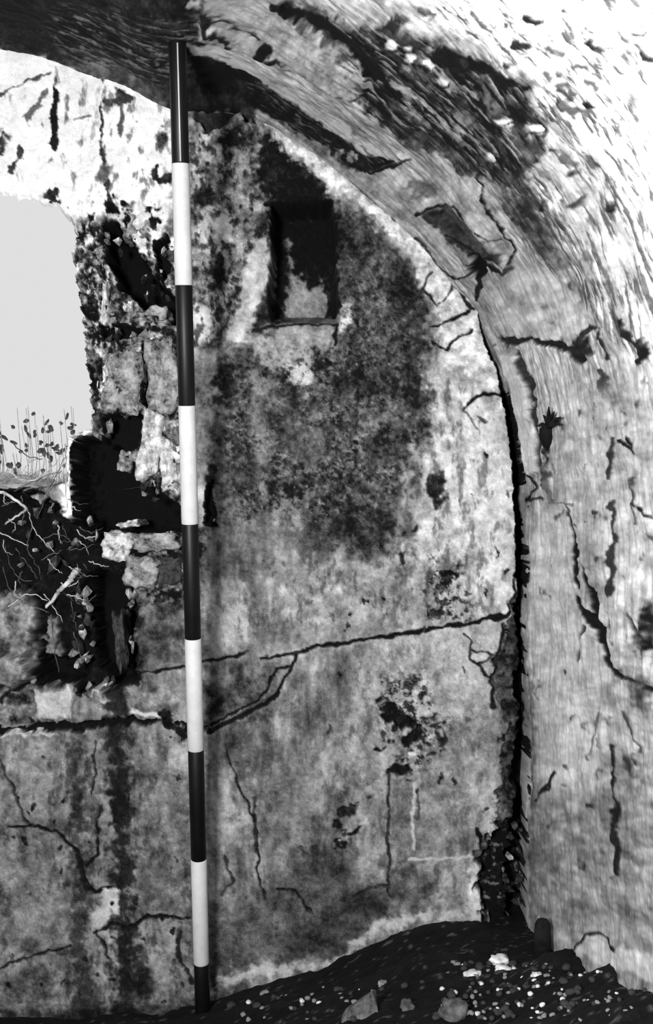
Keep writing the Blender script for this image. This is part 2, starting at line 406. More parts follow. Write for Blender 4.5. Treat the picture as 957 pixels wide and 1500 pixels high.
# niche: real recess with sloping sill
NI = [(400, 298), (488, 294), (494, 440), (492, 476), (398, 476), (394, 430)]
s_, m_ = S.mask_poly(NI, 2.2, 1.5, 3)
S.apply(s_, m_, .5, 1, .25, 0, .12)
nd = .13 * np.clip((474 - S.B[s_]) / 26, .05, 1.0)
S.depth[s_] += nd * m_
S.poly([(398, 296), (492, 292), (494, 350), (480, 400), (470, 390), (455, 408), (445, 395), (428, 385), (420, 330), (416, 460), (398, 474)], .05, soft=7, rag=10, mott=.1)  # soot plus the shade under the niche head and left side, painted dark
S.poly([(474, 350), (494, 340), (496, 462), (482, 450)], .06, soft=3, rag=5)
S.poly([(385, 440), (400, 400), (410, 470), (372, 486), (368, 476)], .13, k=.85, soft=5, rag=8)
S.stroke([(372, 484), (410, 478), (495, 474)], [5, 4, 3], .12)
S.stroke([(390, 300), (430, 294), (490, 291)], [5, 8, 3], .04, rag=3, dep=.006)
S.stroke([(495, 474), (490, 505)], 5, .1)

# cracks (grooves)
def crack(P, w=4, tone=.07, rim=0, dep=.006, **kw): S.stroke(P, w, tone, dep=dep, rim=rim, **kw)
crack([(188, 992), (215, 985), (262, 978), (300, 970), (345, 962), (365, 955)], [2, 3, 3, 4, 4, 2], rim=3)
crack([(380, 965), (432, 957), (462, 948), (520, 941), (560, 934), (610, 926), (680, 914), (742, 902), (756, 882), (752, 850), (764, 835)], [3, 5, 5, 5, 6, 6, 6, 7, 6, 3, 3], rim=5)
crack([(435, 958), (422, 985), (408, 1015), (380, 1036), (345, 1052), (306, 1072)], [4, 5, 5, 6, 6, 9], rim=4)
crack([(428, 972), (405, 980), (390, 1012), (372, 1028), (310, 1062)], [3, 3, 3, 3, 5], rim=3)
crack([(382, 168), (440, 205), (505, 252), (560, 300), (612, 352), (660, 408), (692, 452)], [3, 3, 3, 4, 4, 4, 6], .15)
crack([(632, 400), (618, 425), (640, 446), (660, 432), (664, 410)], 3, .15)
crack([(630, 478), (660, 470), (688, 456)], [2, 4, 5])
crack([(632, 500), (655, 512), (672, 492), (692, 484)], 3)
crack([(735, 580), (705, 574), (690, 590), (680, 600)], [5, 5, 4, 2])
crack([(680, 598), (690, 615), (700, 630)], 2, .3)
crack([(680, 930), (692, 940), (690, 965), (704, 975), (712, 992), (722, 995)], 3, .15)
crack([(694, 953), (715, 955), (725, 960), (704, 972)], 3, .15)
crack([(738, 915), (730, 960), (722, 1000), (722, 1040)], 5, .12)
crack([(740, 920), (760, 925), (763, 955), (755, 975), (735, 998)], 4, .12)
crack([(330, 1090), (342, 1130), (356, 1165), (372, 1200), (379, 1240), (378, 1285), (390, 1315)], [2, 2, 3, 4, 4, 4, 2], .12)
crack([(408, 1302), (428, 1302), (442, 1318), (455, 1335)], 3, .12)
crack([(330, 1255), (340, 1290), (325, 1310)], 3, .2)
crack([(372, 1170), (376, 1250)], 3, .2)
crack([(571, 1130), (570, 1200), (570, 1315)], [3, 4, 3], .18)
S.stroke([(607, 1150), (606, 1240)], 5, .72, k=.8)
S.stroke([(612, 1160), (614, 1200)], 3, .25)
S.stroke([(600, 1258), (660, 1258), (705, 1252)], 4, .68)
crack([(520, 1315), (545, 1300), (570, 1298)], 3, .2)
crack([(440, 1240), (462, 1265)], 4, .25)
crack([(-10, 1095), (12, 1140), (38, 1205)], 4, .2)
crack([(12, 1210), (62, 1210), (90, 1225), (112, 1246), (120, 1268), (128, 1298), (140, 1306), (162, 1300)], [3, 4, 4, 6, 8, 9, 5, 4], .05)
crack([(140, 1085), (138, 1150), (134, 1165)], 3, .15)
crack([(148, 1180), (141, 1210), (143, 1252), (128, 1268)], [2, 4, 4, 3], .08)
crack([(-10, 1420), (35, 1405), (70, 1394), (102, 1384)], 3, .1)
crack([(140, 1365), (165, 1352), (185, 1360), (215, 1344), (245, 1345), (280, 1344)], [3, 4, 6, 5, 5, 3], .08)
crack([(262, 1350), (262, 1400), (280, 1440)], [5, 8, 3], .15, rag=5)
crack([(142, 1365), (160, 1402)], 3, .12)
crack([(310, 350), (335, 460), (322, 495), (312, 500)], 2, .2)
crack([(700, 1215), (706, 1240), (722, 1258)], [5, 8, 10], .07)

# vertical damp stains
S.stroke([(112, 1062), (112, 1180), (118, 1330), (125, 1500)], [12, 14, 24, 34], .14, k=.68, soft=10, rag=20, warp=14)
S.stroke([(172, 1000), (174, 1130), (178, 1260), (185, 1500)], [32, 28, 26, 34], .07, k=.8, soft=10, rag=18, warp=14)
S.poly([(150, 1300), (172, 1305), (176, 1335), (150, 1352), (138, 1345)], .68, soft=5, mott=.12)
S.poly([(145, 1170), (165, 1165), (165, 1225), (145, 1222)], .5, soft=5)
S.poly([(240, 1370), (262, 1350), (255, 1440), (215, 1480), (225, 1420)], .6, k=.7, soft=8)
S.poly([(-60, 1480), (300, 1470), (300, 1500), (-60, 1500)], .14, k=.7, soft=10, rag=10)
S.blob(210, 1440, 16, 26, .12, k=.7, soft=10, rag=12)
S.poly([(245, 1090), (290, 1080), (300, 1150), (250, 1130)], .62, k=.7, soft=8)
S.poly([(300, 1180), (340, 1165), (345, 1220), (305, 1230)], .64, k=.6, soft=10)
# pitted clusters
S.speck([(562, 990), (618, 986), (632, 1035), (660, 1058), (652, 1100), (608, 1138), (574, 1136), (592, 1092), (556, 1050)], .53, 7, .1, seed=61, soft=14, dep=.006, k=.8, band=.07, ay=.8)
S.speck([(562, 990), (618, 986), (632, 1035), (660, 1058), (652, 1100), (608, 1138), (574, 1136), (592, 1092), (556, 1050)], .6, 6, .72, seed=62, soft=14, k=.7)
S.speck([(630, 820), (680, 830), (690, 905), (630, 905)], .56, 6, .15, seed=63, soft=12, dep=.004)
for i in range(18):
    f = random.random()
    x = 575 + 60 * f + random.gauss(0, 18); y = 1000 + 110 * random.random() + 20 * f
    if i % 3: S.blob(x, y, random.uniform(3, 7), random.uniform(2, 4), random.uniform(.06, .2), ang=random.uniform(-70, 10), soft=2, rag=7, warp=8, dep=.006)
    else: S.blob(x, y, random.uniform(3, 7), random.uniform(3, 6), .72, soft=2, rag=3, warp=4)
S.poly([(556, 1030), (575, 1028), (600, 1050), (605, 1068), (585, 1070), (565, 1055)], .06, soft=3, rag=8, dep=.01)
S.poly([(585, 1080), (612, 1062), (622, 1075), (600, 1092)], .1, soft=3, rag=8, dep=.01)
S.poly([(572, 1130), (580, 1122), (606, 1124), (600, 1136), (575, 1140)], .08, soft=3, rag=6, dep=.008)
S.blob(648, 1082, 9, 12, .2, soft=2, rag=3, dep=.008); S.blob(648, 1080, 4, 6, .55, soft=2)
for (x, y, a, b_) in [(508, 1190, 15, 8), (495, 1212, 10, 5), (514, 1218, 16, 4), (498, 1232, 12, 6), (520, 1180, 6, 6)]:
    S.blob(x, y, a, b_, .12, ang=-20, soft=2, rag=5, dep=.007)
S.blob(503, 1226, 12, 4, .68, ang=-18, soft=2); S.blob(505, 1160, 6, 10, .3, soft=3)
for i in range(8):
    x = random.gauss(650, 18); y = random.uniform(840, 905)
    S.blob(x, y, random.uniform(2, 6), random.uniform(2, 5), .18, soft=2, rag=4, dep=.004)
S.blob(656, 833, 12, 10, .45, soft=3, dep=-.006); S.blob(654, 844, 8, 4, .08, soft=2)
for i in range(60):
    x = random.uniform(480, 760); y = random.uniform(560, 1200)
    S.blob(x, y, random.uniform(1.5, 4), random.uniform(2, 7), random.uniform(.1, .3), soft=1.5, rag=3)
for i in range(50):
    x = random.uniform(-20, 270); y = random.uniform(1090, 1470)
    S.blob(x, y, random.uniform(1.5, 4), random.uniform(1.5, 5), random.uniform(.06, .18), soft=1.5, rag=3)

# open fissure in the corner and the bare rubble at its foot
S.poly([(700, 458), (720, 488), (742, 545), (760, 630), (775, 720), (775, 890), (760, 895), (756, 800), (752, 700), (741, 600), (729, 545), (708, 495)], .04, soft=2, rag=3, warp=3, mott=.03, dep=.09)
S.poly([(755, 880), (778, 880), (780, 1370), (708, 1352), (702, 1265), (694, 1244), (724, 1220), (736, 1120), (742, 1060), (722, 1010), (728, 960)], .22, k=.9, soft=5, rag=12, mott=.3, dep=.012)
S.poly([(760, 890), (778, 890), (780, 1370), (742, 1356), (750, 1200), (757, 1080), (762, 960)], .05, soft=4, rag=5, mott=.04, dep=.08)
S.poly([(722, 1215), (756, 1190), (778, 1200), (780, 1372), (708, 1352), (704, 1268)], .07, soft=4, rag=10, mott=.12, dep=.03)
S.speck([(710, 1190), (775, 1180), (778, 1350), (710, 1340)], .64, 7, .45, seed=55, soft=6)
S.speck([(735, 930), (775, 930), (775, 1180), (730, 1180)], .6, 9, .06, seed=56, soft=6)
S.poly([(688, 1262), (700, 1262), (706, 1345), (690, 1345)], .78, k=.8, soft=4, rag=6)
S.poly([(740, 960), (752, 940), (758, 1000), (745, 1010)], .35, k=.8, soft=4)
# pale salt rim above the earth
S.stroke([(300, 1450), (345, 1432), (400, 1422), (455, 1418), (505, 1398), (540, 1366), (590, 1345), (640, 1342), (704, 1342)], [8, 16, 18, 5, 4, 12, 16, 7, 4], .74, k=.75, soft=7, rag=14, warp=12)

S.tone = np.clip((S.tone - .44) * 1.12 + .44, .02, 1.0)
relief = (fbm(A / 60, B / 60, 61, 5) - .5) * .022 - (.5 - np.clip(S.tone, .1, .6)) * .004 + S.fine * .003
DEP = (S.depth + relief).reshape(A2.shape)
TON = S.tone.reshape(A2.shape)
# breach: the opening to daylight
OPEN = [(-250, 300), (-120, 262), (-20, 275), (40, 290), (88, 300), (108, 330), (104, 380), (112, 430), (118, 480), (124, 540), (130, 590), (134, 622), (112, 634), (97, 640), (95, 705), (60, 712), (0, 716), (-250, 720)]
so, mo = S.mask_poly(OPEN, 3, 5, 5)
om = np.zeros(A.shape); om[so] = mo
om = om.reshape(A2.shape)
TON = np.where(B2 < 330, np.maximum(TON, .9 * (om > .02)), TON)
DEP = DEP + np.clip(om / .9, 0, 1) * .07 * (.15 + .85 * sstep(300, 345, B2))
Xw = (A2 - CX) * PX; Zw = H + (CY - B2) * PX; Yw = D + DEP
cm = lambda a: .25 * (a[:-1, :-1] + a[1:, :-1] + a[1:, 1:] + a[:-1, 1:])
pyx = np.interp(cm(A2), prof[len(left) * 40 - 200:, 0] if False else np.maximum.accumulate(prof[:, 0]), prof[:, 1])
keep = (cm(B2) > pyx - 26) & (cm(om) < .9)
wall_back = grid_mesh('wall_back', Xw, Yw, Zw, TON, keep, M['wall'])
tag(wall_back, 'plastered end wall of the vault, cracked and patchy, breached at left', kind='structure')

# ================================================================== VAULT AND SIDE WALLS
sl = s_of_x(-150, 52)
s_ax = np.concatenate([np.arange(0, sl, 22.0), np.arange(sl, plen[-1] - 130, 1.9), np.arange(plen[-1] - 130, plen[-1] + 1, 30)])
b_ax = np.concatenate([np.array([-90, -45, -21]), np.arange(-9, 518, 1.35), np.array([540, 600, 700, 840])])
SA, SB = np.meshgrid(s_ax, b_ax, indexing='ij')
NBv = (D - D / np.exp(SB / 600)) / PX         # true depth along the vault axis
_u, _w = shape_uv(SA.ravel(), SB.ravel() / 600)
V = Sheet(_u, _w, to_vault)
A, B = SA.ravel(), NBv.ravel()
st1 = fbm_axis(A / 60, B / 13, 71, 4, .6) - .5
st2 = fbm_axis(A / 20, B / 6, 81, 3, .6) - .5
bigv = fbm(A / 110, B / 110, 91, 4) - .5
st3 = fbm_axis(A / 9, B / 4, 83, 2, .6) - .5
stl = fbm_axis(A / 170, B / 16, 85, 4, .6) - .5
rw = sstep(s_of_x(757, 620), s_of_x(776, 900), A)
V.tone = .64 + (1 - rw) * (.42 * st1 + .40 * st2 + .30 * st3) + rw * (.5 * stl + .12 * st1 + .10 * st3) + (.35 + .15 * rw) * bigv + (.24 + .2 * rw) * V.mot + .13 * V.fine
def vstreak(P, thr, tone, k=.9, ax=26, ay=3.0, seed=1, soft=14, dep=0.0, band=.06):
    s, m = V.mask_poly(P, soft, 10, 8)
    n = fbm_axis(A[s] / ax, B[s] / (ay * 3.2), seed, 4, .6)
    V.apply(s, m * sstep(thr - band, thr + band, n), tone, k, .08, dep)
# strong light on the upper right, painted in as white
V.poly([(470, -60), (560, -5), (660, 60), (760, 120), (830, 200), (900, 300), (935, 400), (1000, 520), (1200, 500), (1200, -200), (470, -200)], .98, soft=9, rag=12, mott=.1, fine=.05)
V.poly([(780, 150), (860, 200), (957, 330), (960, 500), (900, 470), (840, 380), (770, 260)], .82, k=.7, soft=10, mott=.35)
vstreak([(500, -40), (957, -40), (960, 300), (830, 260), (700, 80)], .67, .3, ax=16, ay=2.6, seed=3, k=.8)
vstreak([(700, 100), (957, 150), (957, 520), (850, 480), (720, 300)], .60, .33, ax=22, ay=2.4, seed=4, k=.8)
vstreak([(740, 170), (957, 150), (957, 520), (860, 500), (740, 330)], .62, .97, ax=30, ay=3, seed=6, k=.8)
# shade on the deep part upper left, painted in dark
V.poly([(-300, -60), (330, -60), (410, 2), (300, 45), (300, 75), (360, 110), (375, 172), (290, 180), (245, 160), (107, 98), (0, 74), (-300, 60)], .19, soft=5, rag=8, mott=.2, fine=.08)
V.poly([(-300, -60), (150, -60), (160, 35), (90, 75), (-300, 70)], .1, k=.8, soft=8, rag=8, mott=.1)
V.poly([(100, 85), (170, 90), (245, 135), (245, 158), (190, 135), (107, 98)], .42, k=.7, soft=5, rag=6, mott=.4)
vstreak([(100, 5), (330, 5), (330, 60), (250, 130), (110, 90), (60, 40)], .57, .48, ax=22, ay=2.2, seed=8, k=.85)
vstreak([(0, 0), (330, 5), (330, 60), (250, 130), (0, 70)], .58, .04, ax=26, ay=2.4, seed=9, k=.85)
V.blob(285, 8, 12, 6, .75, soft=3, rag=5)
# grey plaster patch at the top
V.poly([(300, -60), (410, -20), (420, 12), (470, 48), (520, 82), (541, 104), (537, 132), (515, 148), (470, 125), (400, 95), (330, 68), (290, 52), (300, 20)], .66, soft=2.5, rag=2, warp=3, mott=.28, fine=.15, dep=-.008)
V.poly([(548, 96), (590, 120), (610, 160), (575, 172), (536, 150), (540, 132)], .1, soft=4, rag=6, mott=.15)
V.stroke([(544, 98), (543, 118), (538, 136)], 4, .05, soft=2)
V.blob(394, 74, 15, 12, .07, soft=3, rag=8); V.blob(405, 88, 10, 5, .1, soft=2, rag=5)
V.stroke([(300, 20), (345, 38), (380, 52)], 4, .2, rag=4); V.stroke([(310, 10), (300, 40), (340, 60)], [8, 6, 4], .15, rag=6)
# dark worn area right of the patch
V.poly([(400, 0), (440, 8), (500, 35), (580, 32), (650, 72), (730, 108), (775, 132), (790, 165), (800, 210), (755, 275), (700, 262), (640, 235), (580, 200), (530, 150), (540, 105), (470, 48), (415, 12)], .24, soft=5, rag=9, mott=.25)
V.poly([(600, 150), (700, 160), (730, 215), (680, 220), (610, 185)], .5, k=.7, soft=7, rag=9, mott=.5)
V.poly([(560, 125), (580, 120), (620, 145), (630, 155), (605, 155)], .7, soft=3, rag=4)
vstreak([(480, 20), (780, 120), (800, 210), (740, 280), (540, 170)], .56, .04, ax=24, ay=2.6, seed=12, k=.9)
vstreak([(480, 20), (780, 120), (800, 210), (740, 280), (540, 170)], .6, .62, ax=24, ay=2.2, seed=13, k=.8)
V.stroke([(405, 4), (470, 30), (520, 65), (555, 110), (585, 140)], [6, 10, 14, 14, 8], .05, rag=5)
V.stroke([(640, 80), (700, 105), (775, 132)], [10, 8, 4], .08, rag=5)
for (x, y, a, b_) in [(575, 66, 10, 8), (598, 70, 6, 5), (603, 82, 9, 5), (628, 92, 12, 5), (655, 115, 9, 6), (720, 230, 7, 5), (740, 180, 12, 5), (780, 190, 14, 6), (590, 230, 9, 6)]:
    V.blob(x, y, a, b_, .88, ang=30, soft=2, rag=3, warp=3)
    V.stroke([(x - a, y + b_), (x, y + b_ + 2), (x + a, y + b_)], 2, .1)
# light band and black strip under the patch
V.stroke([(275, 66), (340, 92), (400, 126), (470, 172), (540, 222), (590, 250)], [10, 12, 12, 12, 14, 10], .74, soft=3, rag=4)
V.poly([(276, 76), (330, 95), (400, 138), (470, 182), (530, 225), (585, 243), (525, 254), (480, 232), (430, 198), (380, 164), (340, 140), (300, 138)], .10, soft=3, rag=4, warp=4, mott=.16, dep=.005)
vstreak([(276, 76), (400, 138), (585, 243), (500, 240), (380, 155)], .62, .38, ax=20, ay=2, seed=15, k=.8, soft=6)
V.blob(515, 208, 5, 4, .6, soft=2); V.blob(515, 230, 8, 6, .66, soft=3); V.blob(495, 232, 6, 7, .6, soft=3)
V.stroke([(524, 253), (555, 250), (584, 245)], 2.5, .05)
V.poly([(380, 160), (440, 196), (520, 255), (600, 262), (690, 262), (712, 300), (735, 345), (742, 390), (700, 384), (640, 352), (600, 330), (500, 252)], .70, k=.8, soft=4, rag=6, mott=.4)
V.poly([(600, 265), (650, 255), (690, 268), (670, 280), (620, 282)], .7, k=.7, soft=5)
V.poly([(612, 312), (650, 303), (680, 320), (705, 350), (735, 385), (700, 388), (660, 362)], .24, k=.9, soft=4, rag=7, mott=.25)
V.poly([(600, 265), (620, 262), (640, 285), (600, 290)], .35, k=.7, soft=4, rag=6)
V.stroke([(610, 312), (640, 302), (665, 302), (682, 320)], 3, .08)
V.stroke([(700, 262), (712, 295), (735, 335), (753, 365), (748, 392), (735, 400), (705, 388), (690, 398)], [2, 2.5, 2.5, 3, 4, 4, 5, 8], .06)
V.stroke([(700, 340), (720, 350), (738, 352)], 2, .12)
V.stroke([(655, 345), (700, 375), (720, 385)], 3, .1)
V.blob(694, 392, 14, 12, .03, soft=3, rag=7, dep=.02)
V.stroke([(692, 395), (700, 420), (697, 438)], [9, 7, 4], .05)
V.stroke([(690, 400), (668, 410), (660, 405)], 3, .1)
V.stroke([(610, 345), (650, 395), (664, 410)], 2.5, .15)
# dark streak down the haunch
V.poly([(735, 278), (770, 285), (800, 330), (840, 395), (815, 390), (775, 340), (740, 310)], .3, k=.85, soft=7, rag=8, mott=.35)
vstreak([(720, 250), (800, 260), (870, 400), (930, 520), (880, 500), (800, 400)], .54, .2, ax=24, ay=2.4, seed=17, k=.75)
V.poly([(715, 400), (760, 385), (830, 405), (870, 480), (850, 515), (735, 495), (712, 460)], .72, k=.7, soft=8, mott=.28)
V.poly([(795, 362), (850, 370), (857, 405), (820, 400)], .45, k=.5, soft=8)
V.stroke([(735, 500), (780, 500), (805, 505), (835, 512), (852, 528)], [12, 6, 10, 12, 8], .14, rag=6, dep=.008)
V.stroke([(848, 520), (850, 490), (865, 480), (882, 484), (890, 515), (892, 522)], [8, 6, 5, 4, 2, 3], .18, rag=4)
V.poly([(845, 495), (860, 490), (865, 520), (845, 530)], .2, soft=3, rag=6)
V.stroke([(878, 545), (885, 565), (898, 590)], [8, 11, 10], .22, rag=4); V.blob(902, 575, 12, 20, .4, k=.7, soft=8, ang=-20)
V.stroke([(905, 470), (915, 490), (945, 520)], [3, 4, 8], .15, rag=4); V.stroke([(938, 500), (945, 515), (933, 530)], [5, 8, 5], .1, rag=4)
# loose strip of plaster beside the corner
V.poly([(734, 520), (758, 518), (772, 560), (780, 620), (790, 690), (772, 698), (762, 640), (752, 580)], .8, soft=2.5, rag=2, warp=3, mott=.1, dep=-.008)
V.stroke([(758, 518), (776, 560), (786, 610), (792, 680), (800, 700)], [5, 7, 7, 5, 6], .2, rag=3, dep=.006)
V.stroke([(802, 655), (800, 690), (806, 720), (815, 745)], [6, 8, 9, 12], .22, rag=5)
V.blob(814, 748, 12, 11, .28, soft=3, rag=5)
V.stroke([(768, 690), (790, 715), (770, 732), (795, 732)], 4, .1); V.stroke([(810, 735), (840, 738)], 3, .15)
# right wall
V.poly([(790, 740), (830, 560), (957, 560), (1100, 1300), (780, 1560), (779, 900)], .72, k=.45, soft=12, mott=.3)
V.poly([(780, 765), (800, 735), (832, 742), (848, 850), (880, 950), (900, 1050), (860, 1150), (782, 1220)], .8, k=.75, soft=10, mott=.16)
V.poly([(782, 1150), (860, 1180), (1000, 1100), (1000, 1400), (782, 1370)], .52, k=.7, soft=25, mott=.34)
V.poly([(860, 1000), (960, 1010), (960, 1180), (880, 1150)], .55, k=.6, soft=14, mott=.35)
V.poly([(845, 1370), (900, 1380), (1000, 1420), (1000, 1460), (900, 1420), (850, 1400)], .8, k=.8, soft=5)
V.poly([(850, 570), (957, 560), (957, 700), (905, 740), (860, 700)], .62, k=.5, soft=20, mott=.3)
def vcrack(P, w=4, tone=.06, **kw): V.stroke(P, w, tone, dep=.006, warp=4, **kw)
vcrack([(830, 738), (840, 775), (845, 820), (848, 862)], [3, 3, 4, 3])
vcrack([(847, 875), (852, 888), (864, 905), (878, 925), (886, 950), (898, 980), (915, 993), (957, 1008)], [4, 6, 12, 9, 7, 7, 6, 6])
vcrack([(855, 830), (865, 860), (870, 895), (872, 920)], [2, 4, 5, 4])
vcrack([(858, 920), (848, 945), (845, 970)], 2.5, .25)
vcrack([(885, 900), (892, 930), (898, 945)], 2, .25)
vcrack([(918, 900), (935, 930), (957, 950)], 3, .2)
V.blob(952, 925, 12, 40, .12, soft=8, rag=6); V.blob(945, 1020, 14, 30, .25, k=.8, soft=8, rag=8)
V.stroke([(898, 640), (893, 700)], [3, 4], .2); V.stroke([(898, 740), (899, 790), (893, 870)], [6, 5, 9], .22, rag=3)
V.stroke([(925, 645), (930, 655)], 4, .1); V.stroke([(910, 647), (930, 662)], 4, .08)
V.stroke([(925, 740), (945, 750), (957, 757)], 3, .1); V.blob(867, 752, 3, 8, .2, soft=2); V.stroke([(928, 700), (928, 770)], 2.5, .25)
V.stroke([(900, 1090), (898, 1150), (900, 1200), (905, 1250), (903, 1278)], [3, 3, 4, 5, 8], .14, rag=2)
V.stroke([(912, 1045), (930, 1075), (940, 1100)], [5, 5, 3], .3)
V.stroke([(810, 1130), (800, 1155), (785, 1175)], [5, 3, 2], .14)
V.stroke([(845, 1388), (854, 1370), (872, 1368), (885, 1375), (900, 1392)], 3.5, .1)
V.stroke([(880, 1045), (865, 1080), (858, 1110)], 2.5, .4)
V.blob(920, 1120, 8, 12, .25, k=.8, soft=4, rag=5)
V.stroke([(780, 1000), (781, 1180), (784, 1370)], 5, .3, k=.6, soft=4)
for i in range(60):
    x = random.uniform(785, 955); y = random.uniform(420, 1360)
    V.blob(x, y, random.uniform(1, 3), random.uniform(3, 9), random.uniform(.15, .4), soft=2, rag=3, k=.8)
for i in range(46):
    x = random.uniform(600, 950); y = random.uniform(5, 330)
    if y > (x - 560) * .75 + 40: continue
    L = random.uniform(6, 22); V.stroke([(x, y), (x + L, y + L * random.uniform(.5, .9))], random.uniform(2, 5), random.uniform(.15, .45), rag=3)
for (x, y, a, b_, t) in [(800, 300, 9, 10, .12), (840, 258, 10, 8, .25), (845, 300, 12, 6, .3), (810, 110, 7, 6, .45), (885, 300, 10, 10, .2), (785, 215, 9, 6, .25), (735, 35, 6, 4, .2), (805, 345, 8, 6, .2)]:
    V.blob(x, y, a * .7, b_ * .7, t, soft=3, rag=7)

V.tone = np.clip((V.tone - .46) * 1.12 + .46, .02, 1.0)
vrel = (fbm(A / 70, B / 70, 63, 5) - .5) * .02 - (.5 - np.clip(V.tone, .1, .6)) * .003 + st1 * .004
tv = np.exp(SB / 600); yv = D / tv
pxv, pyv = prof_at(SA)
e = 2.0
x1, y1 = prof_at(np.clip(SA + e, 0, plen[-1])); x0, y0 = prof_at(np.clip(SA - e, 0, plen[-1]))
tx, ty = x1 - x0, y1 - y0; ln = np.hypot(tx, ty) + 1e-9
nx, nz = ty / ln, tx / ln                  # outward normal (image y is down)
dv = (V.depth + vrel).reshape(SA.shape)
ox = nx * 1.0; oz = nz * 1.0
Xv = (pxv - CX) * PX + ox * dv
Zv = H + (CY - pyv) * PX + oz * dv
TV = V.tone.reshape(SA.shape)
sc = cm(SA)
s_spring_r = s_of_x(776, 900); s_spring_l = s_of_x(-1000, 900)
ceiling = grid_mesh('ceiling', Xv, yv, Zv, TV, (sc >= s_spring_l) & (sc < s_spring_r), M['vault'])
tag(ceiling, 'curved plaster barrel vault with dark streaks, light painted in white towards the right', kind='structure')
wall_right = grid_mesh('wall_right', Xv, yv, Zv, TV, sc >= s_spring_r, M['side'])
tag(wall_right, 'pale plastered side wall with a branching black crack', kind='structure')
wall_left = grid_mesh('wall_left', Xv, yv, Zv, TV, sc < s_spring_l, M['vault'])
tag(wall_left, 'plastered side wall out of frame on the left', kind='structure')

# ================================================================== EARTH FLOOR
def zpx(px, py, y): p = at(px, py, y); return (p.x, p.y, p.z)
cpts = [zpx(-300, 1500, D), zpx(-100, 1497, D), zpx(100, 1494, D), zpx(230, 1490, D), zpx(300, 1482, D), zpx(345, 1450, D), zpx(400, 1436, D), zpx(455, 1428, D), zpx(505, 1408, D), zpx(540, 1376, D), zpx(590, 1354, D), zpx(650, 1350, D), zpx(704, 1349, D),
        zpx(778, 1362, D), zpx(810, 1384, 2.02), zpx(850, 1392, 1.80), zpx(900, 1404, 1.58), zpx(957, 1430, 1.385),
        zpx(640, 1420, 1.95), zpx(720, 1405, 1.95), zpx(600, 1470, 1.80), zpx(700, 1470, 1.72), zpx(800, 1450, 1.65), zpx(880, 1470, 1.42), zpx(480, 1470, 1.95), zpx(400, 1490, 2.0),
        zpx(640, 1540, 1.6), zpx(800, 1540, 1.45), zpx(950, 1530, 1.2), zpx(300, 1500, 2.05),
        (-.6, 1.6, -.02), (-.2, 1.6, .02), (-1.5, 1.5, -.02), (-2, 2.2, -.02), (-2, 0, 0), (0, 0, .08), (.5, .6, .2), (.5, 0, .12), (.42, 1.0, .36), (-.5, .8, .02), (0, 1.2, .1), (-1, 0, 0)]
cp = np.array(cpts)
fx = np.concatenate([np.arange(-2.1, -.6, .06), np.arange(-.6, .62, .007)])
fy = np.concatenate([np.arange(-.4, 1.1, .05), np.arange(1.1, 2.32, .007)])
FX, FY = np.meshgrid(fx, fy, indexing='ij')
def idw(x, y):
    n = np.zeros_like(x); w = np.zeros_like(x)
    for c in cp:
        ww = 1 / ((x - c[0]) ** 2 + (y - c[1]) ** 2 + 5e-3) ** 1.7
        n += ww * c[2]; w += ww
    return n / w
FZ0 = idw(FX, FY)
gn = fbm(FX.ravel() * 14, FY.ravel() * 14, 7, 5, .6).reshape(FX.shape) - .5
gf = fbm(FX.ravel() * 60, FY.ravel() * 60, 8, 3, .7).reshape(FX.shape) - .5
FZ = FZ0 + gn * .013 + gf * .009
FT = np.clip(.06 + gn * .12 + gf * .1, .02, .2)
sp = fbm(FX.ravel() * 90, FY.ravel() * 90, 9, 2, .7).reshape(FX.shape)
FT = np.where(sp > .76, .32, FT)
fk = np.ones((len(fx) - 1, len(fy) - 1), bool)
floor = grid_mesh('floor', FX, FY, FZ, FT, fk, M['earth'])
tag(floor, 'dark heap of earth and rubble on the chamber floor', kind='structure')
def floor_z(x, y):
    a = np.array([x]); b = np.array([y])
    return float(idw(a, b)[0])
def on_floor(px, py):
    """first meeting of a sight line with the earth"""
    best = None
    for i in range(300):
        y = 1.2 + i * (1.08 / 300)
        p = at(px, py, y)
        if p.z <= floor_z(p.x, y): return Vector((p.x, y, floor_z(p.x, y)))
    return None

# ================================================================== RANGING POLE
def tube_mesh(name, P, R, seg=8, cap=True):
    bm = bmesh.new(); rings = []
    for i, p in enumerate(P):
        d = (P[min(i + 1, len(P) - 1)] - P[max(i - 1, 0)]).normalized()
        u = d.orthogonal().normalized() if i == 0 else (u - d * u.dot(d)).normalized()
        v = d.cross(u)
        rings.append([bm.verts.new(p + (u * math.cos(a) + v * math.sin(a)) * R[i]) for a in [2 * math.pi * k / seg for k in range(seg)]])
    for a, b in zip(rings, rings[1:]):
        for k in range(seg): bm.faces.new((a[k], a[(k + 1) % seg], b[(k + 1) % seg], b[k]))
    if cap: bm.faces.new(rings[0][::-1]); bm.faces.new(rings[-1])
    bmesh.ops.recalc_face_normals(bm, faces=bm.faces)
    me = bpy.data.meshes.new(name); bm.to_mesh(me); bm.free()
    for f in me.polygons: f.use_smooth = len(f.vertices) == 4
    return me

def add(name, me, mat_, parent=None, loc=None):
    me.materials.clear(); me.materials.append(mat_)
    o = bpy.data.objects.new(name, me); col.objects.link(o)
    if parent: o.parent = parent
    if loc is not None: o.location = loc
    return o

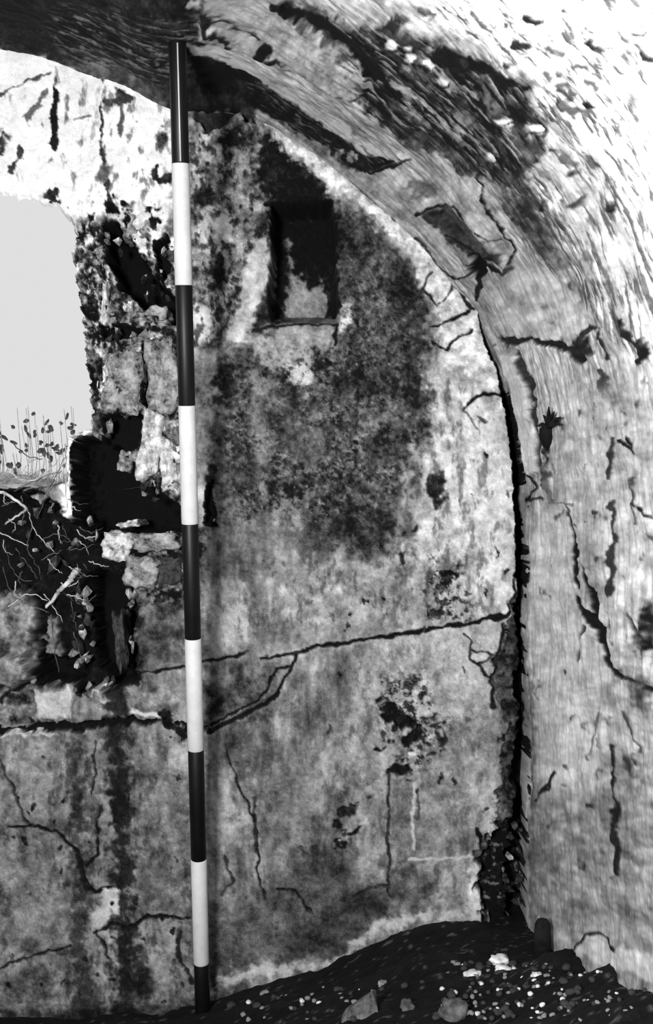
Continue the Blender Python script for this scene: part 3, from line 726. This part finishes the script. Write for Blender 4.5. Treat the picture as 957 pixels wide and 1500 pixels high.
y_top, y_bot = 1.845, 2.150
p_top = at(260, 62, y_top); p_bot = at(297.5, 1497, y_bot)
pole = bpy.data.objects.new('ranging_pole', None); col.objects.link(pole); pole.location = p_bot
tag(pole, 'tall surveyor\'s ranging pole in black and white bands leaning into the vault', 'survey pole')
axis = p_top - p_bot
def along(py):                              # point of the pole axis seen at image height py
    lo_, hi_ = -.05, 1.05
    for _ in range(40):
        m = .5 * (lo_ + hi_); q = p_bot + axis * m
        v = CY - (q.z - H) * F / q.y
        if v > py: lo_ = m
        else: hi_ = m
    return p_bot + axis * m
cuts = [62, 240, 418, 594, 767, 935, 1098, 1258, 1410, 1500]
RP = .0150
for i in range(9):
    a, b = along(cuts[i]) - p_bot, along(cuts[i + 1]) - p_bot
    white = i % 2 == 1
    d = (b - a).normalized()
    r = RP * (1.02 if white else 1.0)
    me = tube_mesh('band', [a, a + d * .001, b - d * .001, b], [r * .97, r, r, r * .97], 40)
    tag(add('white_band' if white else 'black_band', me, M['pole_white' if white else 'pole_black'], pole), 'white painted band' if white else 'black painted band')
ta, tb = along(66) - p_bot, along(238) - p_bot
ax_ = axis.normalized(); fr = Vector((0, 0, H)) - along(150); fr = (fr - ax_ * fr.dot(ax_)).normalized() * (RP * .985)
band0 = [c for c in pole.children][0]
painted_glint = add('painted_glint', tube_mesh('painted_glint', [ta + fr, tb + fr], [.0013, .0013], 8), M['pole_white'], band0); tag(painted_glint, 'thin pale strip painted in as a highlight on the top band')  # pale strip stands in for a highlight on the black paint
tip = tube_mesh('shoe', [Vector((0, 0, 0)), axis.normalized() * -.03, axis.normalized() * -.06], [RP * .9, RP * .6, RP * .15], 20)
add('pointed_shoe', tip, M['pole_black'], pole)

# ================================================================== STONES OF THE BROKEN JAMB (parts of the end wall)
def rock_mesh(name, sx, sy, sz, seed, sub=3, boxy=.55, rough=.18):
    bm = bmesh.new(); bmesh.ops.create_icosphere(bm, subdivisions=sub, radius=1)
    o = Vector((seed * 7.3, seed * 3.1, seed * 1.7))
    for v in bm.verts:
        n = v.co.normalized()
        m = max(abs(n.x), abs(n.y), abs(n.z))
        c = n * ((1 - boxy) + boxy / m)
        c *= 1 + rough * mnoise.fractal(n * 1.6 + o, .8, 2.0, 4)
        v.co = Vector((c.x * sx, c.y * sy, c.z * sz))
    me = bpy.data.meshes.new(name); bm.to_mesh(me); bm.free()
    for f in me.polygons: f.use_smooth = True
    return me

stones = [  # x, y, w, h (pixels), depth offset, tilt, kind
    (238, 545, 48, 104, .015, -3, 'stone'), (176, 556, 54, 92, .03, 5, 'stone'), (220, 655, 32, 100, .015, 8, 'stone_pale'),
    (252, 676, 40, 80, .02, -6, 'stone_pale'), (140, 560, 22, 110, .05, 3, 'stone_pale'), (196, 322, 34, 46, .03, 12, 'stone'),
    (222, 462, 44, 30, .035, -8, 'stone'), (172, 800, 44, 40, .0, 6, 'stone_pale'), (228, 795, 70, 26, .0, -4, 'stone'),
    (208, 838, 46, 44, .0, 10, 'stone'), (248, 835, 40, 40, .01, 0, 'stone_dark'), (172, 940, 16, 80, .03, -6, 'stone_dark'),
    (186, 768, 30, 10, .02, -10, 'stone_pale'), (182, 675, 20, 30, .03, 15, 'stone'),
    (152, 440, 14, 62, .03, 2, 'stone_pale'), (186, 448, 14, 14, .02, 2, 'stone_pale')]
for i, (x, y, w, h, dz, tl, kd) in enumerate(stones):
    me = rock_mesh('stone', w * .5 * PX, .06, h * .5 * PX, i + 1, 4, .85, .3)
    o = add('stone', me, M[kd]); o.location = at(x, y, D) + Vector((0, .045 + dz, 0)); o.rotation_euler = (0, math.radians(tl), 0)
    o.parent = wall_back

def shard_mesh(w, d, h, seed):
    r = random.Random(seed); bm = bmesh.new()
    for k in range(11):
        v = Vector((r.gauss(0, 1), r.gauss(0, 1), r.gauss(0, 1))).normalized() * r.uniform(.75, 1.1)
        bm.verts.new((v.x * w, v.y * d, v.z * h))
    res = bmesh.ops.convex_hull(bm, input=bm.verts)
    bmesh.ops.delete(bm, geom=[g_ for g_ in res['geom_interior'] if isinstance(g_, bmesh.types.BMVert)], context='VERTS')
    me = bpy.data.meshes.new('stone'); bm.to_mesh(me); bm.free(); return me
spots = [(126, 335, 168, 470, 34), (170, 318, 255, 372, 12), (205, 340, 255, 430, 12), (128, 480, 215, 510, 14), (130, 520, 160, 640, 14), (195, 490, 225, 610, 10),
         (200, 610, 262, 740, 18), (155, 782, 262, 815, 18), (160, 815, 262, 880, 26), (100, 760, 135, 800, 8), (100, 850, 130, 1000, 22), (175, 870, 200, 1000, 10), (120, 1000, 165, 1050, 8), (20, 720, 100, 900, 16), (296, 690, 320, 800, 8)]
for i, (x0_, y0_, x1_, y1_, n_) in enumerate(spots):
    for k in range(n_):
        x = random.uniform(x0_, x1_); y = random.uniform(y0_, y1_); w = random.uniform(2.5, 8); h = w * random.uniform(.7, 2.6)
        o = add('stone', shard_mesh(w * PX, .03, h * PX, i * 100 + k), M[random.choice(['stone', 'stone_pale', 'stone_dark', 'stone_dark', 'stone_pale'])])
        o.location = at(x, y, D) + Vector((0, .03 + random.uniform(0, .03), 0)); o.rotation_euler = (0, random.uniform(-.6, .6), 0); o.parent = wall_back

# rubble in the bare corner, also part of the end wall
for i in range(26):
    x = random.uniform(716, 772); y = random.uniform(1205, 1350)
    w = random.uniform(6, 15)
    me = shard_mesh(w * .5 * PX, .02, w * .42 * PX, 400 + i)
    o = add('stone', me, M['stone_dark'] if i % 9 else M['stone']); o.location = at(x, y, D) + Vector((0, .045, 0)); o.parent = wall_back

# ================================================================== OUTSIDE BANK AND WEEDS SEEN THROUGH THE BREACH
bx = np.arange(-3.2, .3, .05); by = np.arange(2.36, 6.5, .06)
BX, BY = np.meshgrid(bx, by, indexing='ij')
BZ = H + .05 + (BY - 2.33) * .02 + (fbm(BX.ravel() * 4, BY.ravel() * 4, 5, 4).reshape(BX.shape) - .5) * .12
bank = grid_mesh('ground', BX, BY, BZ, np.full(BX.shape, .8), np.ones((len(bx) - 1, len(by) - 1), bool), M['bank'])
tag(bank, 'pale dry ground outside the breach', kind='structure')
def bank_z(x, y): return H + .05 + (y - 2.33) * .02

def blades(name, n, mat_, hmin, hmax, wid, x0, x1, y0, y1, seed):
    r = random.Random(seed); V_, F_ = [], []
    for i in range(n):
        x = r.uniform(x0, x1); y = r.uniform(y0, y1); z = bank_z(x, y) - .03
        hgt = r.uniform(hmin, hmax); a = r.uniform(0, 6.28); ln_ = r.uniform(.2, 1.1) * hgt
        dx, dy = math.cos(a) * ln_, math.sin(a) * ln_ * .5
        px_, py_ = -math.sin(a), math.cos(a)
        w = r.uniform(.6, 1.2) * wid; b = len(V_)
        for t, ww in ((0, 1), (.5, .9), (.85, .55), (1, .05)):
            cx_, cy_, cz_ = x + dx * t * t, y + dy * t * t, z + hgt * (t - .25 * t * t)
            for q in (-1, 1): V_.append((cx_ + q * w * ww * (.8 + abs(px_) * .2), cy_ + py_ * q * w * ww * .3 + .0, cz_))
            V_.append((cx_, cy_ - w * ww * .8, cz_))
        for k in range(3):
            o0, o1 = b + k * 3, b + k * 3 + 3
            for (i0, i1) in ((0, 2), (2, 1), (1, 0)): F_.append((o0 + i0, o0 + i1, o1 + i1, o1 + i0))
    me = bpy.data.meshes.new(name); me.from_pydata(V_, [], F_); me.update()
    return add(name, me, mat_)
tag(blades('dry_grass', 900, M['root'], .03, .11, .0011, -.98, -.60, 2.42, 2.60, 3), 'pale dry grass growing on the bank outside the breach', 'grass', kind='stuff')
tag(blades('dark_grass', 500, M['root_dark'], .02, .10, .0013, -.98, -.60, 2.62, 2.80, 4), 'dark grass stems behind the pale grass outside the breach', 'grass', kind='stuff')
def leaf_mesh(L, W, seed):
    r = random.Random(seed); bm = bmesh.new(); top = []; bot = []
    n = 8
    up = bm.verts.new((0, -L * .12, .0)); dn = bm.verts.new((0, L * .05, .0)); ring = []
    for k in range(n):
        a = 2 * math.pi * k / n
        ring.append(bm.verts.new((W * math.sin(a) * r.uniform(.7, 1.2), r.uniform(-.1, .1) * L, L * math.cos(a) * r.uniform(.8, 1.1))))
    for k in range(n):
        bm.faces.new((ring[k], ring[(k + 1) % n], up)); bm.faces.new((ring[(k + 1) % n], ring[k], dn))
    me = bpy.data.meshes.new('leaf'); bm.to_mesh(me); bm.free(); return me
for k in range(44):
    px, py = random.uniform(-40, 122), random.uniform(594, 665)
    y = random.uniform(2.84, 3.05); tp = at(px, py, y); bz = bank_z(tp.x, y) - .05
    w_ = bpy.data.objects.new('weed', None); col.objects.link(w_); w_.location = (tp.x + random.uniform(-.02, .02), y, bz)
    tag(w_, 'thin dark-leaved weed standing against the sky in the breach', 'weed', 'weeds outside the breach')
    q = tp - Vector(w_.location)
    add('stem', tube_mesh('stem', [Vector((0, 0, 0)), q * .5 + Vector((.01, 0, 0)), q], [.0012, .001, .0008], 5), M['root'], w_)
    for j in range(random.choice([1, 2, 3])):
        lf = add('leaf', leaf_mesh(random.uniform(.005, .014), random.uniform(.004, .008), k * 9 + j), M['root_dark'], w_)
        lf.location = q * random.uniform(.55, 1) + Vector((random.uniform(-.012, .012), -.003, 0)); lf.rotation_euler = (random.uniform(-.4, .4), random.uniform(-1.5, 1.5), 0)

# roots and twigs hanging in the black hollow under the breach
def root(pts, r0, r1, mat_, y=2.17, label=None, group=None, name='root'):
    P = []
    C = np.array(pts, float)
    c = catmull(C, 6)
    c[1:-1] += rng.normal(0, .9, c[1:-1].shape)
    for i, q in enumerate(c): P.append(at(q[0], q[1], y - .02 * math.sin(3.1 * i / len(c))))
    o0 = P[0].copy()
    R = [r0 + (r1 - r0) * i / (len(P) - 1) for i in range(len(P))]
    me = tube_mesh(name, [p - o0 for p in P], R, 6)
    o = add(name, me, mat_, loc=o0); tag(o, label, 'root', group)
    return o
g = 'thin roots in the hollow under the breach'
root([(-20, 718), (10, 725), (38, 745), (30, 752), (8, 768)], .0034, .002, M['root'], 2.16, 'thick pale forked twig at the left edge under the breach', None, 'twig')
root([(68, 890), (85, 868), (98, 855), (108, 842), (112, 836)], .003, .007, M['root'], 2.15, 'stout pale broken twig standing over the black hollow', None, 'twig')
thin = [[(40, 745), (50, 775), (65, 795), (80, 808)], [(0, 780), (20, 790), (42, 800)], [(8, 800), (18, 835), (35, 850), (48, 850)],
        [(5, 830), (15, 865), (40, 885), (72, 897)], [(60, 820), (78, 812), (92, 806)], [(70, 818), (80, 832), (92, 840)],
        [(10, 690), (40, 705), (70, 690), (96, 660)], [(20, 720), (60, 700), (90, 690)], [(55, 760), (70, 720), (85, 690), (97, 668)],
        [(0, 705), (30, 695), (60, 702)], [(64, 870), (75, 885), (92, 912)], [(100, 830), (118, 838), (128, 846)], [(75, 900), (79, 940), (86, 985)],
        [(108, 925), (116, 955), (122, 975)], [(92, 770), (100, 790), (112, 798)], [(30, 700), (40, 680), (62, 668)], [(96, 650), (97, 700), (98, 745)],
        [(20, 650), (40, 668), (62, 672)], [(2, 742), (22, 735), (40, 742)], [(104, 880), (108, 905), (112, 925)], [(12, 890), (40, 870), (70, 880)],
        [(130, 822), (150, 828), (160, 830)], [(48, 770), (40, 800), (55, 830), (60, 850)]]
for k in range(26):
    x, y = random.uniform(-5, 125), random.uniform(720, 900); a = random.uniform(-.4, 1.6); L = random.uniform(14, 45); c = random.uniform(-10, 10)
    thin.append([(x, y), (x + L * .5 * math.cos(a) - c * math.sin(a), y + L * .5 * math.sin(a) + c * math.cos(a)), (x + L * math.cos(a), y + L * math.sin(a))])
for k, pts in enumerate(thin):
    root(pts, random.uniform(.0007, .0014), random.uniform(.0004, .0009), M['root'] if k % 5 < 2 else M['root_dark'], random.uniform(2.15, 2.2), *((('thin pale root curling across the black hollow under the breach'), g) if k % 5 < 2 else ('thin dark rootlet in the black hollow under the breach', 'dark rootlets in the hollow under the breach')))

# ================================================================== SMALL PLANT ON THE RIGHT WALL, STAKE AT ITS FOOT
def vault_point(px, py, lift=0.0):
    s, t = to_vault_raw((px, py)); x, y = prof_at(s)
    x2, y2 = prof_at(s + 2); x1_, y1_ = prof_at(s - 2); l = math.hypot(x2 - x1_, y2 - y1_)
    n = Vector(((y2 - y1_) / l, 0, (x2 - x1_) / l))
    return Vector(((x - CX) * PX, D / t, H + (CY - y) * PX)) - n * lift
pb = vault_point(803, 655, .004)
plant = bpy.data.objects.new('wall_plant', None); col.objects.link(plant); plant.location = pb
tag(plant, 'small black plant tuft sprouting from a crack in the right wall', 'plant')
def vp(px, py, lift): return at(px, py, (vault_point(px, py, lift)).y - 0.0) * 1.0
def pl(px, py, lift):
    q = vault_point(px, py, .002); c_ = Vector((0, 0, H)); return c_ + (q - c_) * (1 - lift) - pb
me = tube_mesh('stem', [pl(803, 658, .004), pl(803, 650, .012), pl(803, 638, .016), pl(803, 630, .014), pl(805, 622, .010)], [.003, .009, .0135, .013, .006], 14)
add('bulb', me, M['leaf'], plant)
for (x, y, l) in [(824, 611, .02), (822, 621, .026), (814, 603, .012), (806, 596, .022), (798, 608, .02), (788, 624, .014), (820, 616, .008)]:
    a = pl(804, 626, .012); c = pl(x, y, l); m_ = (a + c) * .5 + Vector((0, -.006, .004))
    add('leaf', tube_mesh('leaf', [a, m_, c], [.003, .0038, .0012], 6), M['leaf'], plant)

pf = vault_point(813, 1388, .022); pf.z = floor_z(pf.x, pf.y) - .01
stake = bpy.data.objects.new('stake', None); col.objects.link(stake); stake.location = pf
hh = at(813, 1345, pf.y).z - pf.z
me = tube_mesh('shaft', [Vector((0, 0, 0)), Vector((0, 0, hh * .6)), Vector((0, 0, hh * .86)), Vector((0, 0, hh * .96)), Vector((0, 0, hh))], [.015, .0155, .014, .010, .003], 14)
add('stake_shaft', me, M['wood'], stake)
tag(stake, 'short black round-topped stake at the foot of the right wall', 'stake')

# ================================================================== ROCKS AND PEBBLES ON THE EARTH
def place_rock(name, px, py, w, h, mat_, seed, label, cat, group=None, rot=0, boxy=.3):
    q = on_floor(px, py + h * .35)
    if q is None: return None
    k = q.y / F
    me = rock_mesh(name, w * .5 * k, w * .42 * k, h * .55 * k, seed, 3, boxy, .42)
    o = add(name, me, mat_); o.location = q + Vector((0, 0, h * .2 * k)); o.rotation_euler = (0, math.radians(rot), seed * 1.3)
    return tag(o, label, cat, group)
rb = on_floor(528, 1490); bm = bmesh.new(); kk = rb.y / F
for (x, y, d) in [(-28, -8, 0), (-26, -10, 30), (-12, 14, 4), (18, 34, 12), (24, 30, 22), (26, 8, 2), (24, -10, -4), (26, -10, 34), (0, -10, -14), (4, 24, 2), (-20, 4, 20)]:
    bm.verts.new((x * kk, d * kk, y * kk))
bmesh.ops.convex_hull(bm, input=bm.verts); me = bpy.data.meshes.new('rock'); bm.to_mesh(me); bm.free()
tag(add('rock', me, M['stone_dim'], loc=rb), 'angular pointed grey rock at the lower edge, nearest the pole', 'rock')
place_rock('rock', 664, 1478, 38, 30, M['stone_dim'], 5, 'rounded grey rock half buried at the lower edge of the earth heap', 'rock')
place_rock('rock', 597, 1472, 22, 14, M['stone_dim'], 6, 'small flat grey rock between the two larger ones at the lower edge', 'rock')
place_rock('rock', 733, 1406, 28, 16, M['pebble_pale'], 8, 'brightest white pebble on top of the earth heap', 'rock')
place_rock('rock', 737, 1418, 22, 12, M['pebble_pale'], 9, 'flat white pebble just under the brightest one', 'rock')
place_rock('rock', 692, 1427, 24, 10, M['pebble_pale'], 10, 'white oblong pebble to the left of the brightest pair', 'rock')
place_rock('rock', 787, 1429, 16, 9, M['pebble_pale'], 12, 'white pebble to the right of the brightest pair', 'rock')
place_rock('rock', 560, 1440, 14, 8, M['pebble'], 13, 'lone grey pebble on the left flank of the heap', 'rock')
protos = [rock_mesh('pebble', 1, .9, .75, 60 + i, 2, .3, .3) for i in range(6)]
grp = {'pebble': 'grey pebbles strewn over the earth heap', 'pebble_pale': 'whitish pebbles strewn over the earth heap', 'stone_dark': 'dark pebbles strewn over the earth heap'}
lab = {'pebble': 'small grey pebble among many strewn on the dark earth heap', 'pebble_pale': 'tiny whitish pebble among those strewn on the dark earth heap', 'stone_dark': 'small dark pebble lying in the dark earth heap'}
pm = {}
for kd in grp:
    pm[kd] = []
    for p in protos:
        c = p.copy(); c.materials.clear(); c.materials.append(M[kd]); pm[kd].append(c)
for i in range(230):
    if i < 150: px, py = random.gauss(735, 62), random.uniform(1412, 1496)
    elif i < 200: px, py = random.uniform(320, 560), random.uniform(1440, 1496)
    else: px, py = random.uniform(820, 950), random.uniform(1425, 1496)
    q = on_floor(px, py)
    if q is None or q.y > 2.15: continue
    kd = random.choice(['pebble', 'pebble', 'pebble_pale', 'stone_dark', 'stone_dark'])
    o = bpy.data.objects.new('pebble', random.choice(pm[kd])); col.objects.link(o)
    r = random.uniform(2.0, 4.6) * q.y / F * (1.0 if kd != 'stone_dark' else 1.5)
    o.scale = (r * random.uniform(.8, 1.4), r, r); o.location = q + Vector((0, 0, r * .35)); o.rotation_euler = (random.uniform(-.4, .4), random.uniform(-.4, .4), random.uniform(0, 6))
    tag(o, lab[kd], 'pebble', grp[kd])
